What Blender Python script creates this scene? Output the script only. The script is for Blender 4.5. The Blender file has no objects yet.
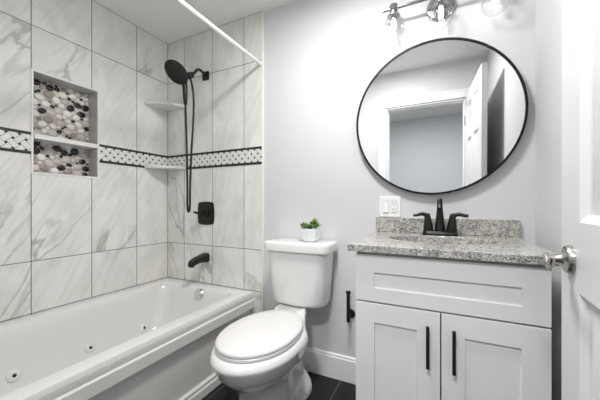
import bpy, bmesh, math, random
from mathutils import Vector, Matrix
S = bpy.context.scene
COL = S.collection
PI = math.pi
R = math.radians

# ------------------------------------------------------------------ camera
cam_d = bpy.data.cameras.new('camera')
cam_d.sensor_width = 36.0
cam_d.lens = 286.7 / 600 * 36
cam_d.shift_y = 4 / 600
cam_d.clip_start = 0.02
cam = bpy.data.objects.new('camera', cam_d)
COL.objects.link(cam)
cam.location = (0, 0, 1.08)
cam.rotation_euler = (R(90), 0, R(26))
S.camera = cam

# ------------------------------------------------------------------ world, light levels, exposure
world = bpy.data.worlds.new('world')
S.world = world
world.use_nodes = True
world.node_tree.nodes['Background'].inputs[0].default_value = (0.8, 0.85, 1, 1)
world.node_tree.nodes['Background'].inputs[1].default_value = 0.3
S.view_settings.view_transform = 'Standard'
S.view_settings.look = 'None'
S.view_settings.gamma = 1
S.view_settings.exposure = 0.13
S.view_settings.use_curve_mapping = False
S.cycles.max_bounces = 10
S.cycles.diffuse_bounces = 6
S.cycles.transparent_max_bounces = 16
S.cycles.caustics_reflective = False
S.cycles.caustics_refractive = False
S.cycles.sample_clamp_indirect = 6
S.cycles.use_denoising = True
BULB_E = 14.0
CEIL_E = 106.0
HALL_FILL_E = 165.0  # fill lamp added in the hallway, brightens the room through the doorway

# ------------------------------------------------------------------ helpers
def new_obj(name, bm, mat=None, parent=None, smooth=35, bevel=0, seg=2, subsurf=0):
    me = bpy.data.meshes.new(name)
    bmesh.ops.recalc_face_normals(bm, faces=bm.faces[:])
    bm.to_mesh(me); bm.free()
    o = bpy.data.objects.new(name, me); COL.objects.link(o)
    if mat is not None:
        for m in (mat if isinstance(mat, (list, tuple)) else [mat]):
            me.materials.append(m)
    if smooth:
        for p in me.polygons: p.use_smooth = True
        me.set_sharp_from_angle(angle=R(smooth))
    if bevel:
        md = o.modifiers.new('bevel', 'BEVEL'); md.width = bevel; md.segments = seg
        md.limit_method = 'ANGLE'; md.angle_limit = R(40)
        if smooth:
            md.harden_normals = True
    if subsurf:
        md = o.modifiers.new('sub', 'SUBSURF'); md.levels = subsurf; md.render_levels = subsurf
    if parent is not None:
        o.parent = parent
        o.matrix_parent_inverse = Matrix.Translation(-Vector(parent.location)) if parent.type == 'EMPTY' else Matrix.Identity(4)
    return o

def thing(name, label, cat, loc=(0, 0, 0), group=None):
    o = bpy.data.objects.new(name, None); COL.objects.link(o)
    o.empty_display_size = 0.05
    o.location = loc
    o['label'] = label; o['category'] = cat
    if group: o['group'] = group
    return o

def tag(o, label, cat, group=None):
    o['label'] = label; o['category'] = cat
    if group: o['group'] = group
    return o

def structure(o):
    o['kind'] = 'structure'; return o

def box(bm, x0, x1, y0, y1, z0, z1, mi=0):
    vs = [bm.verts.new(p) for p in ((x0,y0,z0),(x1,y0,z0),(x1,y1,z0),(x0,y1,z0),(x0,y0,z1),(x1,y0,z1),(x1,y1,z1),(x0,y1,z1))]
    for f in ((0,3,2,1),(4,5,6,7),(0,1,5,4),(1,2,6,5),(2,3,7,6),(3,0,4,7)):
        fa = bm.faces.new([vs[i] for i in f]); fa.material_index = mi
    return vs

def bx(*a):
    bm = bmesh.new(); box(bm, *a); return bm

def frame_of(axis):
    a = Vector(axis).normalized()
    h = Vector((0, 0, 1)) if abs(a.z) < 0.9 else Vector((1, 0, 0))
    u = a.cross(h).normalized(); v = a.cross(u).normalized()
    return a, u, v

def lathe(bm, prof, origin=(0, 0, 0), axis=(0, 0, 1), n=40, cap=True, mi=0):
    """prof: (radius, distance along the axis)"""
    a, u, v = frame_of(axis); o = Vector(origin)
    rings = []
    for r, h in prof:
        if r < 1e-6:
            rings.append([bm.verts.new(o + a * h)])
        else:
            rings.append([bm.verts.new(o + a * h + (u * math.cos(2*PI*k/n) + v * math.sin(2*PI*k/n)) * r) for k in range(n)])
    for A, B in zip(rings, rings[1:]):
        for k in range(n):
            q = [A[k % len(A)], A[(k+1) % n % len(A)], B[(k+1) % n % len(B)], B[k % len(B)]]
            q2 = []
            for w in q:
                if w not in q2: q2.append(w)
            if len(q2) >= 3:
                f = bm.faces.new(q2); f.material_index = mi
    if cap:
        for rg in (rings[0], rings[-1]):
            if len(rg) > 2:
                f = bm.faces.new(rg); f.material_index = mi
    return bm

def lt(*a, **k):
    bm = bmesh.new(); lathe(bm, *a, **k); return bm

def loft(bm, rings, cap0=True, cap1=True, mi=0):
    V = [[bm.verts.new(p) for p in r] for r in rings]
    n = len(V[0])
    for A, B in zip(V, V[1:]):
        for k in range(n):
            f = bm.faces.new([A[k], A[(k+1) % n], B[(k+1) % n], B[k]]); f.material_index = mi
    if cap0: bm.faces.new(V[0]).material_index = mi
    if cap1: bm.faces.new(V[-1]).material_index = mi
    return V

def catmull(pts, sub=8):
    P = [Vector(p) for p in pts]
    P = [2*P[0]-P[1]] + P + [2*P[-1]-P[-2]]
    out = []
    for i in range(1, len(P)-2):
        for k in range(sub):
            t = k/sub
            a, b, c, d = P[i-1], P[i], P[i+1], P[i+2]
            out.append(0.5*((2*b)+(c-a)*t+(2*a-5*b+4*c-d)*t*t+(3*b-a-3*c+d)*t**3))
    out.append(P[-2])
    return out

def tube(bm, pts, rad, n=12, sub=8, sx=1.0, sy=1.0, mi=0, smooth=True):
    """rad: number or list of radii per control point"""
    C = catmull(pts, sub) if smooth else [Vector(p) for p in pts]
    m = len(C)
    if isinstance(rad, (int, float)): rr = [rad]*m
    else:
        rr = []
        for i in range(m):
            f = i/(m-1)*(len(rad)-1); j = min(int(f), len(rad)-2); t = f-j
            rr.append(rad[j]*(1-t)+rad[j+1]*t)
    T = (C[1]-C[0]).normalized()
    _, u, v = frame_of(T)
    rings = []
    for i in range(m):
        t = (C[min(i+1, m-1)] - C[max(i-1, 0)]).normalized()
        ax = T.cross(t)
        if ax.length > 1e-6:
            q = Matrix.Rotation(T.angle(t), 3, ax.normalized())
            u = q @ u; v = q @ v
        T = t
        rings.append([C[i] + (u*math.cos(2*PI*k/n)*sx + v*math.sin(2*PI*k/n)*sy)*rr[i] for k in range(n)])
    loft(bm, rings, mi=mi)
    return bm

def tb(*a, **k):
    bm = bmesh.new(); tube(bm, *a, **k); return bm

def rrect(cx, cy, hw, hl, r, n=6, z=0):
    """rounded rectangle, 4*(n+1) points, in XY at z"""
    out = []
    for (sx, sy, a0) in ((1, 1, 0), (-1, 1, 90), (-1, -1, 180), (1, -1, 270)):
        for k in range(n+1):
            a = R(a0 + 90*k/n)
            out.append(Vector((cx + sx*(hw-r) + r*math.cos(a), cy + sy*(hl-r) + r*math.sin(a), z)))
    return out

def egg(cx, cy, hw, lf, lb, z, n=48, pf=2.0, pb=2.0):
    """egg outline: half width hw, length lf to the front (-Y), lb to the back; superellipse powers"""
    out = []
    for k in range(n):
        a = 2*PI*k/n
        c, s = math.cos(a), math.sin(a)
        p = pb if s > 0 else pf
        L = lb if s > 0 else lf
        out.append(Vector((cx + hw*math.copysign(abs(c)**(2/p), c), cy + L*math.copysign(abs(s)**(2/p), s), z)))
    return out

def panelled(bm, W, H, T, panels, depth, slope, raised=None, both=False):
    """board in XZ (0..W, 0..H), front face at y=0 (towards -Y), back at y=T; panels (x0,x1,z0,z1) are recessed"""
    xs = sorted(set([0, W] + [p[0] for p in panels] + [p[1] for p in panels]))
    zs = sorted(set([0, H] + [p[2] for p in panels] + [p[3] for p in panels]))
    def face(y, d):
        cache = {}
        def v(x, z):
            k = (round(x, 5), round(z, 5))
            if k not in cache: cache[k] = bm.verts.new((x, y, z))
            return cache[k]
        for i in range(len(xs)-1):
            for j in range(len(zs)-1):
                x0, x1, z0, z1 = xs[i], xs[i+1], zs[j], zs[j+1]
                isp = any(p[0] <= x0+1e-6 and p[1] >= x1-1e-6 and p[2] <= z0+1e-6 and p[3] >= z1-1e-6 for p in panels)
                if not isp: bm.faces.new([v(x0,z0), v(x1,z0), v(x1,z1), v(x0,z1)])
        for (x0, x1, z0, z1) in panels:
            gx = [x for x in xs if x0-1e-6 <= x <= x1+1e-6]; gz = [z for z in zs if z0-1e-6 <= z <= z1+1e-6]
            ring = [v(x, z0) for x in gx] + [v(x1, z) for z in gz[1:]] + [v(x, z1) for x in gx[::-1][1:]] + [v(x0, z) for z in gz[::-1][1:-1]]
            def ins(o, yy):
                r = []
                for q in ring:
                    r.append(bm.verts.new((min(max(q.co.x, x0+o), x1-o), yy, min(max(q.co.z, z0+o), z1-o))))
                return r
            steps = [(slope, y+d*depth)]
            if raised:
                steps += [(slope+raised[0], y+d*depth), (slope+raised[0]+raised[1], y+d*depth*raised[2])]
            prev = ring
            for o, yy in steps:
                cur = ins(o, yy)
                m = len(ring)
                for k in range(m):
                    bm.faces.new([prev[k], prev[(k+1) % m], cur[(k+1) % m], cur[k]])
                prev = cur
            bm.faces.new(prev)
        return v
    v0 = face(0, 1)
    if both:
        v1 = face(T, -1)
    else:
        c = {}
        def v1(x, z):
            k = (round(x, 5), round(z, 5))
            if k not in c: c[k] = bm.verts.new((x, T, z))
            return c[k]
        bm.faces.new([v1(x, 0) for x in xs] + [v1(W, z) for z in zs[1:]] + [v1(x, H) for x in xs[::-1][1:]] + [v1(0, z) for z in zs[::-1][1:-1]])
    for i in range(len(xs)-1):
        for z in (0, H):
            bm.faces.new([v0(xs[i], z), v0(xs[i+1], z), v1(xs[i+1], z), v1(xs[i], z)])
    for j in range(len(zs)-1):
        for x in (0, W):
            bm.faces.new([v0(x, zs[j]), v0(x, zs[j+1]), v1(x, zs[j+1]), v1(x, zs[j])])
    return bm

def xf(bm, M):
    bmesh.ops.transform(bm, matrix=M, verts=bm.verts[:]); return bm

# ------------------------------------------------------------------ materials
def mat(name, col, rough=0.5, metal=0.0, spec=0.5, coat=0.0, bump=0.0, bscale=30, emit=None, estr=0):
    m = bpy.data.materials.new(name); m.use_nodes = True
    nt = m.node_tree; b = nt.nodes['Principled BSDF']
    b.inputs['Base Color'].default_value = (*col, 1)
    b.inputs['Roughness'].default_value = rough
    b.inputs['Metallic'].default_value = metal
    b.inputs['Specular IOR Level'].default_value = spec
    b.inputs['Coat Weight'].default_value = coat
    b.inputs['Coat Roughness'].default_value = 0.08
    # every surface carries a slight procedural unevenness
    n = nt.nodes.new('ShaderNodeTexNoise'); n.inputs['Scale'].default_value = bscale
    n.inputs['Detail'].default_value = 4
    tc = nt.nodes.new('ShaderNodeTexCoord'); nt.links.new(tc.outputs['Object'], n.inputs['Vector'])
    if bump:
        bp = nt.nodes.new('ShaderNodeBump'); bp.inputs['Strength'].default_value = bump
        bp.inputs['Distance'].default_value = 0.002
        nt.links.new(n.outputs['Fac'], bp.inputs['Height']); nt.links.new(bp.outputs['Normal'], b.inputs['Normal'])
    else:
        mr = nt.nodes.new('ShaderNodeMapRange')
        mr.inputs['To Min'].default_value = max(rough-0.03, 0.01); mr.inputs['To Max'].default_value = min(rough+0.03, 1)
        nt.links.new(n.outputs['Fac'], mr.inputs['Value']); nt.links.new(mr.outputs['Result'], b.inputs['Roughness'])
    if emit:
        b.inputs['Emission Color'].default_value = (*emit, 1); b.inputs['Emission Strength'].default_value = estr
    return m

class NG:
    """tiny node graph helper"""
    def __init__(s, name):
        s.m = bpy.data.materials.new(name); s.m.use_nodes = True
        s.nt = s.m.node_tree; s.b = s.nt.nodes['Principled BSDF']
    def link(s, a, b): s.nt.links.new(a, b)
    def setin(s, sock, v):
        if hasattr(v, 'is_output') or hasattr(v, 'links'): s.link(v, sock)
        else: sock.default_value = v
    def math(s, op, a, b=None, c=None, clamp=False):
        n = s.nt.nodes.new('ShaderNodeMath'); n.operation = op; n.use_clamp = clamp
        s.setin(n.inputs[0], a)
        if b is not None: s.setin(n.inputs[1], b)
        if c is not None: s.setin(n.inputs[2], c)
        return n.outputs[0]
    def sep(s):
        tc = s.nt.nodes.new('ShaderNodeTexCoord'); n = s.nt.nodes.new('ShaderNodeSeparateXYZ')
        s.link(tc.outputs['Object'], n.inputs[0]); return n.outputs
    def comb(s, x, y, z):
        n = s.nt.nodes.new('ShaderNodeCombineXYZ')
        for i, q in enumerate((x, y, z)): s.setin(n.inputs[i], q)
        return n.outputs[0]
    def noise(s, vec, scale, detail=4, dist=0, rough=0.5):
        n = s.nt.nodes.new('ShaderNodeTexNoise'); s.link(vec, n.inputs['Vector'])
        n.inputs['Scale'].default_value = scale; n.inputs['Detail'].default_value = detail
        n.inputs['Distortion'].default_value = dist; n.inputs['Roughness'].default_value = rough
        return n.outputs['Fac']
    def white(s, vec):
        n = s.nt.nodes.new('ShaderNodeTexWhiteNoise'); n.noise_dimensions = '3D'; s.link(vec, n.inputs['Vector'])
        sp = s.nt.nodes.new('ShaderNodeSeparateColor'); s.link(n.outputs['Color'], sp.inputs[0]); return sp.outputs
    def rng(s, v, a, b, c=0.0, d=1.0, smooth=True):
        n = s.nt.nodes.new('ShaderNodeMapRange'); s.link(v, n.inputs['Value'])
        if smooth: n.interpolation_type = 'SMOOTHSTEP'
        for k, q in zip(('From Min', 'From Max', 'To Min', 'To Max'), (a, b, c, d)): n.inputs[k].default_value = q
        return n.outputs['Result']
    def mix(s, f, a, b):
        n = s.nt.nodes.new('ShaderNodeMix'); n.data_type = 'RGBA'
        s.setin(n.inputs['Factor'], f)
        for sock, v in ((n.inputs[6], a), (n.inputs[7], b)):
            if isinstance(v, tuple): sock.default_value = (*v, 1)
            else: s.link(v, sock)
        return n.outputs[2]

W_LEFT, Y_BACK, X_RIGHT, Y_FRONT, Z_CEIL = -2.067, 1.70, 0.403, 0.13, 2.43
TW = 0.3035

def marble(name, axis, u0, w, corner, shear, sgn):
    g = NG(name); o = g.sep()
    u = o[axis]; z = o[2]
    q = g.math('DIVIDE', g.math('SUBTRACT', u, u0), w)
    iu = g.math('FLOOR', q)
    fu = g.math('SUBTRACT', q, iu)
    du = g.math('MULTIPLY', g.math('MINIMUM', fu, g.math('SUBTRACT', 1.0, fu)), w)
    iz = g.math('ADD', g.math('ADD', g.math('GREATER_THAN', z, 0.757), g.math('GREATER_THAN', z, 1.42)), g.math('GREATER_THAN', z, 2.09))
    dz = g.math('MINIMUM', g.math('ABSOLUTE', g.math('SUBTRACT', z, 0.757)), g.math('ABSOLUTE', g.math('SUBTRACT', z, 2.09)))
    dz = g.math('MINIMUM', dz, g.math('ABSOLUTE', g.math('SUBTRACT', z, 0.4625)))  # tub rim: shadow of the gap painted as a dark line
    dg = g.math('MINIMUM', du, dz)
    dg = g.math('MINIMUM', dg, g.math('ABSOLUTE', g.math('SUBTRACT', u, corner)))
    dg = g.math('MINIMUM', dg, g.math('SUBTRACT', 2.4295, z))
    grout = g.rng(dg, 0.0014, 0.0026, 1.0, 0.0)  # tile joints plus the painted gap shadow along the tub
    r = g.white(g.comb(iu, iz, 3.7))
    # tile-local coordinates, shifted and mirrored at random from tile to tile
    sg = g.math('SUBTRACT', g.math('MULTIPLY', g.math('GREATER_THAN', r[2], sgn), 2.0), 1.0)
    uu = g.math('ADD', g.math('MULTIPLY', u, sg), g.math('MULTIPLY', r[0], 37.0))
    zz = g.math('ADD', z, g.math('MULTIPLY', r[1], 53.0))
    # veins run steeply: shear and stretch
    a = g.math('MULTIPLY', g.math('SUBTRACT', uu, g.math('MULTIPLY', zz, shear)), 1.7)
    vec = g.comb(a, g.math('MULTIPLY', zz, 0.62), 0.0)
    n1 = g.noise(vec, 1.7, 5, 0.5, 0.5)
    v1 = g.math('SUBTRACT', 1.0, g.rng(g.math('ABSOLUTE', g.math('SUBTRACT', n1, 0.5)), 0.0, 0.022))
    vec2 = g.comb(g.math('MULTIPLY', uu, 2.6), zz, 4.0)
    n2 = g.noise(g.comb(g.math('MULTIPLY', a, 1.5), g.math('MULTIPLY', zz, 0.8), 4.0), 1.7, 4, 0.5, 0.5)
    v2 = g.math('SUBTRACT', 1.0, g.rng(g.math('ABSOLUTE', g.math('SUBTRACT', n2, 0.44)), 0.0, 0.03))
    msk = g.rng(g.noise(vec, 1.1, 2), 0.46, 0.66)
    veins = g.math('MULTIPLY', g.math('ADD', g.math('MULTIPLY', v1, 0.95), g.math('MULTIPLY', v2, 0.5)), msk, clamp=True)
    cl = g.rng(g.noise(g.comb(g.math('MULTIPLY', uu, 1.8), zz, 9.0), 3.0, 4, 0.8), 0.35, 0.72)
    streak = g.rng(g.noise(g.comb(g.math('MULTIPLY', a, 7.0), zz, 2.0), 3.0, 3, 0.5), 0.4, 0.75)
    base = g.mix(cl, (0.83, 0.828, 0.80), (0.73, 0.725, 0.70))
    base = g.mix(g.math('MULTIPLY', streak, 0.28), base, (0.56, 0.55, 0.52))
    c = g.mix(g.math('MULTIPLY', veins, 0.6), base, (0.27, 0.26, 0.235))
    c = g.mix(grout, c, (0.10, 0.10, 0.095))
    g.link(c, g.b.inputs['Base Color'])
    g.link(g.math('ADD', 0.17, g.math('MULTIPLY', grout, 0.6)), g.b.inputs['Roughness'])
    bp = g.nt.nodes.new('ShaderNodeBump'); bp.inputs['Strength'].default_value = 0.35; bp.inputs['Distance'].default_value = 0.004
    hgt = g.math('SUBTRACT', g.math('MULTIPLY', g.noise(g.comb(u, z, 1.0), 9, 2), 0.25), grout)
    g.link(hgt, bp.inputs['Height']); g.link(bp.outputs['Normal'], g.b.inputs['Normal'])
    return g.m

def granite_mat():
    g = NG('speckled_granite')
    tc = g.nt.nodes.new('ShaderNodeTexCoord'); v = tc.outputs['Object']
    n1 = g.noise(v, 190, 4, 0.3, 0.65); n2 = g.noise(v, 55, 5, 0.8, 0.6); n3 = g.noise(v, 14, 3)
    vo = g.nt.nodes.new('ShaderNodeTexVoronoi'); vo.inputs['Scale'].default_value = 260; g.link(v, vo.inputs['Vector'])
    sp = g.nt.nodes.new('ShaderNodeSeparateColor'); g.link(vo.outputs['Color'], sp.inputs[0])
    c = g.mix(g.rng(n2, 0.36, 0.62), (0.22, 0.21, 0.19), (0.50, 0.49, 0.46))
    c = g.mix(g.rng(n1, 0.54, 0.62), c, (0.66, 0.65, 0.63))
    dark = g.math('MULTIPLY', g.rng(sp.outputs[0], 0.84, 0.88), g.rng(n3, 0.35, 0.6))
    c = g.mix(dark, c, (0.05, 0.048, 0.045))
    c = g.mix(g.rng(n1, 0.43, 0.36), c, (0.07, 0.067, 0.063))
    g.link(c, g.b.inputs['Base Color']); g.b.inputs['Roughness'].default_value = 0.16
    return g.m

def floor_mat():
    g = NG('charcoal_floor_tile'); o = g.sep()
    def cell(u, u0, w):
        q = g.math('DIVIDE', g.math('SUBTRACT', u, u0), w); i = g.math('FLOOR', q); f = g.math('SUBTRACT', q, i)
        return i, g.math('MULTIPLY', g.math('MINIMUM', f, g.math('SUBTRACT', 1.0, f)), w)
    iy, dy = cell(o[1], 1.42-0.61*9, 0.61)
    ix, dx = cell(o[0], -0.545-0.305*20, 0.305)
    grout = g.rng(g.math('MINIMUM', dx, dy), 0.0014, 0.0026, 1.0, 0.0)
    r = g.white(g.comb(ix, iy, 1.0))
    n = g.noise(g.comb(o[0], g.math('MULTIPLY', o[1], 0.35), 0.0), 28, 6, 0.6, 0.65)
    n2 = g.noise(g.comb(o[0], o[1], 0.0), 160, 3)
    c = g.mix(g.rng(n, 0.35, 0.75), (0.006, 0.006, 0.0055), (0.018, 0.0175, 0.017))
    c = g.mix(g.rng(n2, 0.62, 0.75), c, (0.05, 0.049, 0.047))
    c = g.mix(grout, c, (0.14, 0.135, 0.13))
    g.link(c, g.b.inputs['Base Color']); g.b.inputs['Roughness'].default_value = 0.5; g.b.inputs['Specular IOR Level'].default_value = 0.3
    return g.m

M = dict(
    wall=mat('wall_paint_cool_grey', (0.655, 0.660, 0.675), 0.55, bump=0.06, bscale=260),
    ceil=mat('ceiling_paint', (0.84, 0.84, 0.83), 0.8, bump=0.05, bscale=200),
    hallp=mat('hall_paint', (0.62, 0.63, 0.64), 0.7, bump=0.05, bscale=200),
    trim=mat('white_trim_paint', (0.84, 0.84, 0.84), 0.35),
    door=mat('door_paint', (0.68, 0.68, 0.685), 0.38),
    cab=mat('cabinet_paint', (0.76, 0.757, 0.745), 0.38),
    acrylic=mat('white_acrylic', (0.76, 0.755, 0.735), 0.16, coat=0.3),
    porcelain=mat('white_porcelain', (0.72, 0.72, 0.71), 0.10, coat=0.5),
    seat=mat('seat_plastic', (0.71, 0.70, 0.695), 0.22),
    black=mat('matte_black_metal', (0.012, 0.012, 0.012), 0.34, metal=0.3),
    satin=mat('satin_black', (0.006, 0.006, 0.006), 0.5, spec=0.3),
    bronze=mat('dark_bronze_metal', (0.035, 0.032, 0.030), 0.30, metal=0.85),
    chrome=mat('chrome', (0.75, 0.75, 0.76), 0.10, metal=1.0),
    dchrome=mat('smoked_chrome', (0.42, 0.42, 0.43), 0.16, metal=1.0),
    nickel=mat('satin_nickel', (0.44, 0.425, 0.40), 0.26, metal=1.0),
    mirror=mat('mirror_silver', (0.93, 0.94, 0.94), 0.0, metal=1.0),
    plastic=mat('white_plastic', (0.84, 0.84, 0.84), 0.3),
    rod=mat('white_rod', (0.84, 0.84, 0.83), 0.25),
    dark=mat('dark_hole', (0.01, 0.01, 0.01), 0.6),
    lining=mat('niche_marble', (0.50, 0.495, 0.47), 0.25),
    stone=mat('shelf_stone', (0.66, 0.65, 0.62), 0.25),
    grout=mat('warm_grout', (0.50, 0.465, 0.43), 0.8, bump=0.3, bscale=120),
    peb_w=mat('pebble_white', (0.86, 0.84, 0.80), 0.18),
    peb_b=mat('pebble_black', (0.014, 0.013, 0.013), 0.14),
    peb_t=mat('pebble_taupe', (0.36, 0.30, 0.27), 0.2),
    peb_g=mat('pebble_grey', (0.62, 0.575, 0.54), 0.2),
    strip=mat('black_marble_strip', (0.03, 0.03, 0.03), 0.2),
    mos=mat('mosaic_white', (0.78, 0.775, 0.75), 0.2),
    soil=mat('soil', (0.05, 0.028, 0.02), 0.9, bump=1.0, bscale=300),
    leaf1=mat('succulent_green', (0.20, 0.30, 0.07), 0.45),
    leaf2=mat('succulent_dark', (0.035, 0.09, 0.03), 0.45),
    leaf3=mat('succulent_pale', (0.32, 0.42, 0.20), 0.45),
    pot=mat('pot_ceramic', (0.76, 0.80, 0.79), 0.25),
    bulb=mat('bulb_glow', (1, 1, 1), 0.3, emit=(1.0, 0.93, 0.87), estr=BULB_E),
    diffuser=mat('lamp_diffuser', (1, 1, 1), 0.4, emit=(1.0, 0.98, 0.96), estr=CEIL_E),
    hallfill=mat('hall_fill_diffuser', (1, 1, 1), 0.4, emit=(0.98, 0.99, 1.0), estr=HALL_FILL_E),
)
YT = Y_BACK - 0.012
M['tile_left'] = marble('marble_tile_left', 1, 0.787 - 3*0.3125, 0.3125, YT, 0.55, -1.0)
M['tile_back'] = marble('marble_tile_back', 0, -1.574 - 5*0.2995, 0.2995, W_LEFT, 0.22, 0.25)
M['granite'] = granite_mat()
M['floor'] = floor_mat()
# clear glass: mostly see-through with a fresnel reflection, so the bulbs light the room through it
gm = bpy.data.materials.new('clear_glass'); gm.use_nodes = True
nt = gm.node_tree; nt.nodes.remove(nt.nodes['Principled BSDF'])
tr = nt.nodes.new('ShaderNodeBsdfTransparent'); tr.inputs[0].default_value = (0.96, 0.97, 0.97, 1)
gl = nt.nodes.new('ShaderNodeBsdfGlossy'); gl.inputs['Roughness'].default_value = 0.03
lw = nt.nodes.new('ShaderNodeLayerWeight'); lw.inputs[0].default_value = 0.22
mx = nt.nodes.new('ShaderNodeMixShader')
nt.links.new(lw.outputs['Facing'], mx.inputs[0]); nt.links.new(tr.outputs[0], mx.inputs[1]); nt.links.new(gl.outputs[0], mx.inputs[2])
nt.links.new(mx.outputs[0], nt.nodes['Material Output'].inputs[0])
M['glass'] = gm

# ------------------------------------------------------------------ room shell
HX0, HX1, HY = -1.6, 1.4, -2.0           # hallway behind the camera
structure(new_obj('floor', bx(W_LEFT-0.1, HX1+0.1, HY-0.1, Y_BACK+0.1, -0.1, 0), M['floor'], smooth=0))
structure(new_obj('ceiling', bx(W_LEFT-0.1, HX1+0.1, HY-0.1, Y_BACK+0.1, Z_CEIL, Z_CEIL+0.1), M['ceil'], smooth=0))
wall_back = structure(new_obj('wall_back', bx(W_LEFT-0.1, X_RIGHT+0.1, Y_BACK, Y_BACK+0.1, 0, Z_CEIL), M['wall'], smooth=0))
structure(new_obj('wall_right', bx(X_RIGHT, X_RIGHT+0.1, Y_FRONT, Y_BACK, 0, Z_CEIL), M['wall'], smooth=0))
# left wall with the niche cut into it
NY0, NY1, NZ0, NZ1, ND = 0.792, 1.138, 1.257, 1.837, 0.10
bm = bmesh.new()
xl = W_LEFT - 0.012
box(bm, xl-0.14, xl, Y_FRONT-0.12, NY0, 0, Z_CEIL); box(bm, xl-0.14, xl, NY1, Y_BACK, 0, Z_CEIL)
box(bm, xl-0.14, xl, NY0, NY1, 0, NZ0); box(bm, xl-0.14, xl, NY0, NY1, NZ1, Z_CEIL)
box(bm, xl-0.14, W_LEFT-ND-0.008, NY0, NY1, NZ0, NZ1)
wall_left = structure(new_obj('wall_left', bm, M['wall'], smooth=0))
bm = bmesh.new()
box(bm, xl, W_LEFT, Y_FRONT, NY0, 0, Z_CEIL); box(bm, xl, W_LEFT, NY1, Y_BACK, 0, Z_CEIL)
box(bm, xl, W_LEFT, NY0, NY1, 0, NZ0); box(bm, xl, W_LEFT, NY0, NY1, NZ1, Z_CEIL)
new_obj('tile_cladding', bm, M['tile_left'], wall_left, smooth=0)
# back wall cladding
TX1 = -1.120
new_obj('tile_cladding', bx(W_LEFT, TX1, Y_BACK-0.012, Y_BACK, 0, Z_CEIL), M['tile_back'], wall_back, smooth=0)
new_obj('edge_strip', bx(TX1, TX1+0.008, Y_BACK-0.014, Y_BACK, 0, Z_CEIL), M['trim'], wall_back, smooth=0)
YT = Y_BACK - 0.012                       # face of the back tiles

# front wall with the doorway
DX0, DX1, DH = -0.52, 0.222, 2.060
bm = bmesh.new()
box(bm, W_LEFT-0.1, DX0, 0.01, Y_FRONT, 0, Z_CEIL); box(bm, DX1, HX1, 0.01, Y_FRONT, 0, Z_CEIL); box(bm, DX0, DX1, 0.01, Y_FRONT, DH, Z_CEIL)
structure(new_obj('wall_front', bm, M['wall'], smooth=0))
structure(new_obj('wall_hall_end', bx(HX0-0.1, HX1+0.1, HY-0.1, HY, 0, Z_CEIL), M['hallp'], smooth=0))
structure(new_obj('wall_hall_left', bx(HX0-0.1, HX0, HY, 0.01, 0, Z_CEIL), M['hallp'], smooth=0))
structure(new_obj('wall_hall_right', bx(HX1, HX1+0.1, HY, 0.01, 0, Z_CEIL), M['hallp'], smooth=0))
# door casing and jamb
bm = bmesh.new()
cw = 0.085
for (a, b, t) in ((0, cw, 0.014), (cw-0.02, cw, 0.020), (0, 0.012, 0.017)):
    box(bm, DX0-b, DX0-a, Y_FRONT, Y_FRONT+t, 0, DH+b)
    box(bm, DX1+a, min(DX1+b, X_RIGHT), Y_FRONT, Y_FRONT+t, 0, DH+b)
    box(bm, DX0-a, DX1+a, Y_FRONT, Y_FRONT+t, DH+a, DH+b)
box(bm, DX0, DX0+0.014, 0.012, Y_FRONT, 0, DH); box(bm, DX1-0.014, DX1, 0.012, Y_FRONT, 0, DH); box(bm, DX0, DX1, 0.012, Y_FRONT, DH-0.014, DH)
structure(new_obj('trim_1', bm, M['trim'], bevel=0.003))

def board(name, p0, p1, nrm, h=0.152, t=0.014):
    """baseboard with an eased top, from p0 to p1 along a wall whose inward normal is nrm"""
    prof = [(0, 0), (t, 0), (t, h-0.022), (t-0.004, h-0.016), (t-0.004, h-0.006), (t-0.010, h), (0, h)]
    bm = bmesh.new(); N = Vector(nrm)
    loft(bm, [[Vector((*p, 0)) + N*a + Vector((0, 0, b)) for a, b in prof] for p in (p0, p1)])
    return structure(new_obj(name, bm, M['trim'], smooth=30))
board('baseboard_back', (TX1+0.008, Y_BACK), (-0.300, Y_BACK), (0, -1, 0))
board('baseboard_back_right', (0.309, Y_BACK), (X_RIGHT, Y_BACK), (0, -1, 0))
board('baseboard_right', (X_RIGHT, 0.16), (X_RIGHT, Y_BACK-0.014), (-1, 0, 0))
board('baseboard_front', (-1.18, Y_FRONT), (DX0-cw, Y_FRONT), (0, 1, 0))
board('baseboard_hall', (HX0, HY), (HX1, HY), (0, 1, 0))

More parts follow.
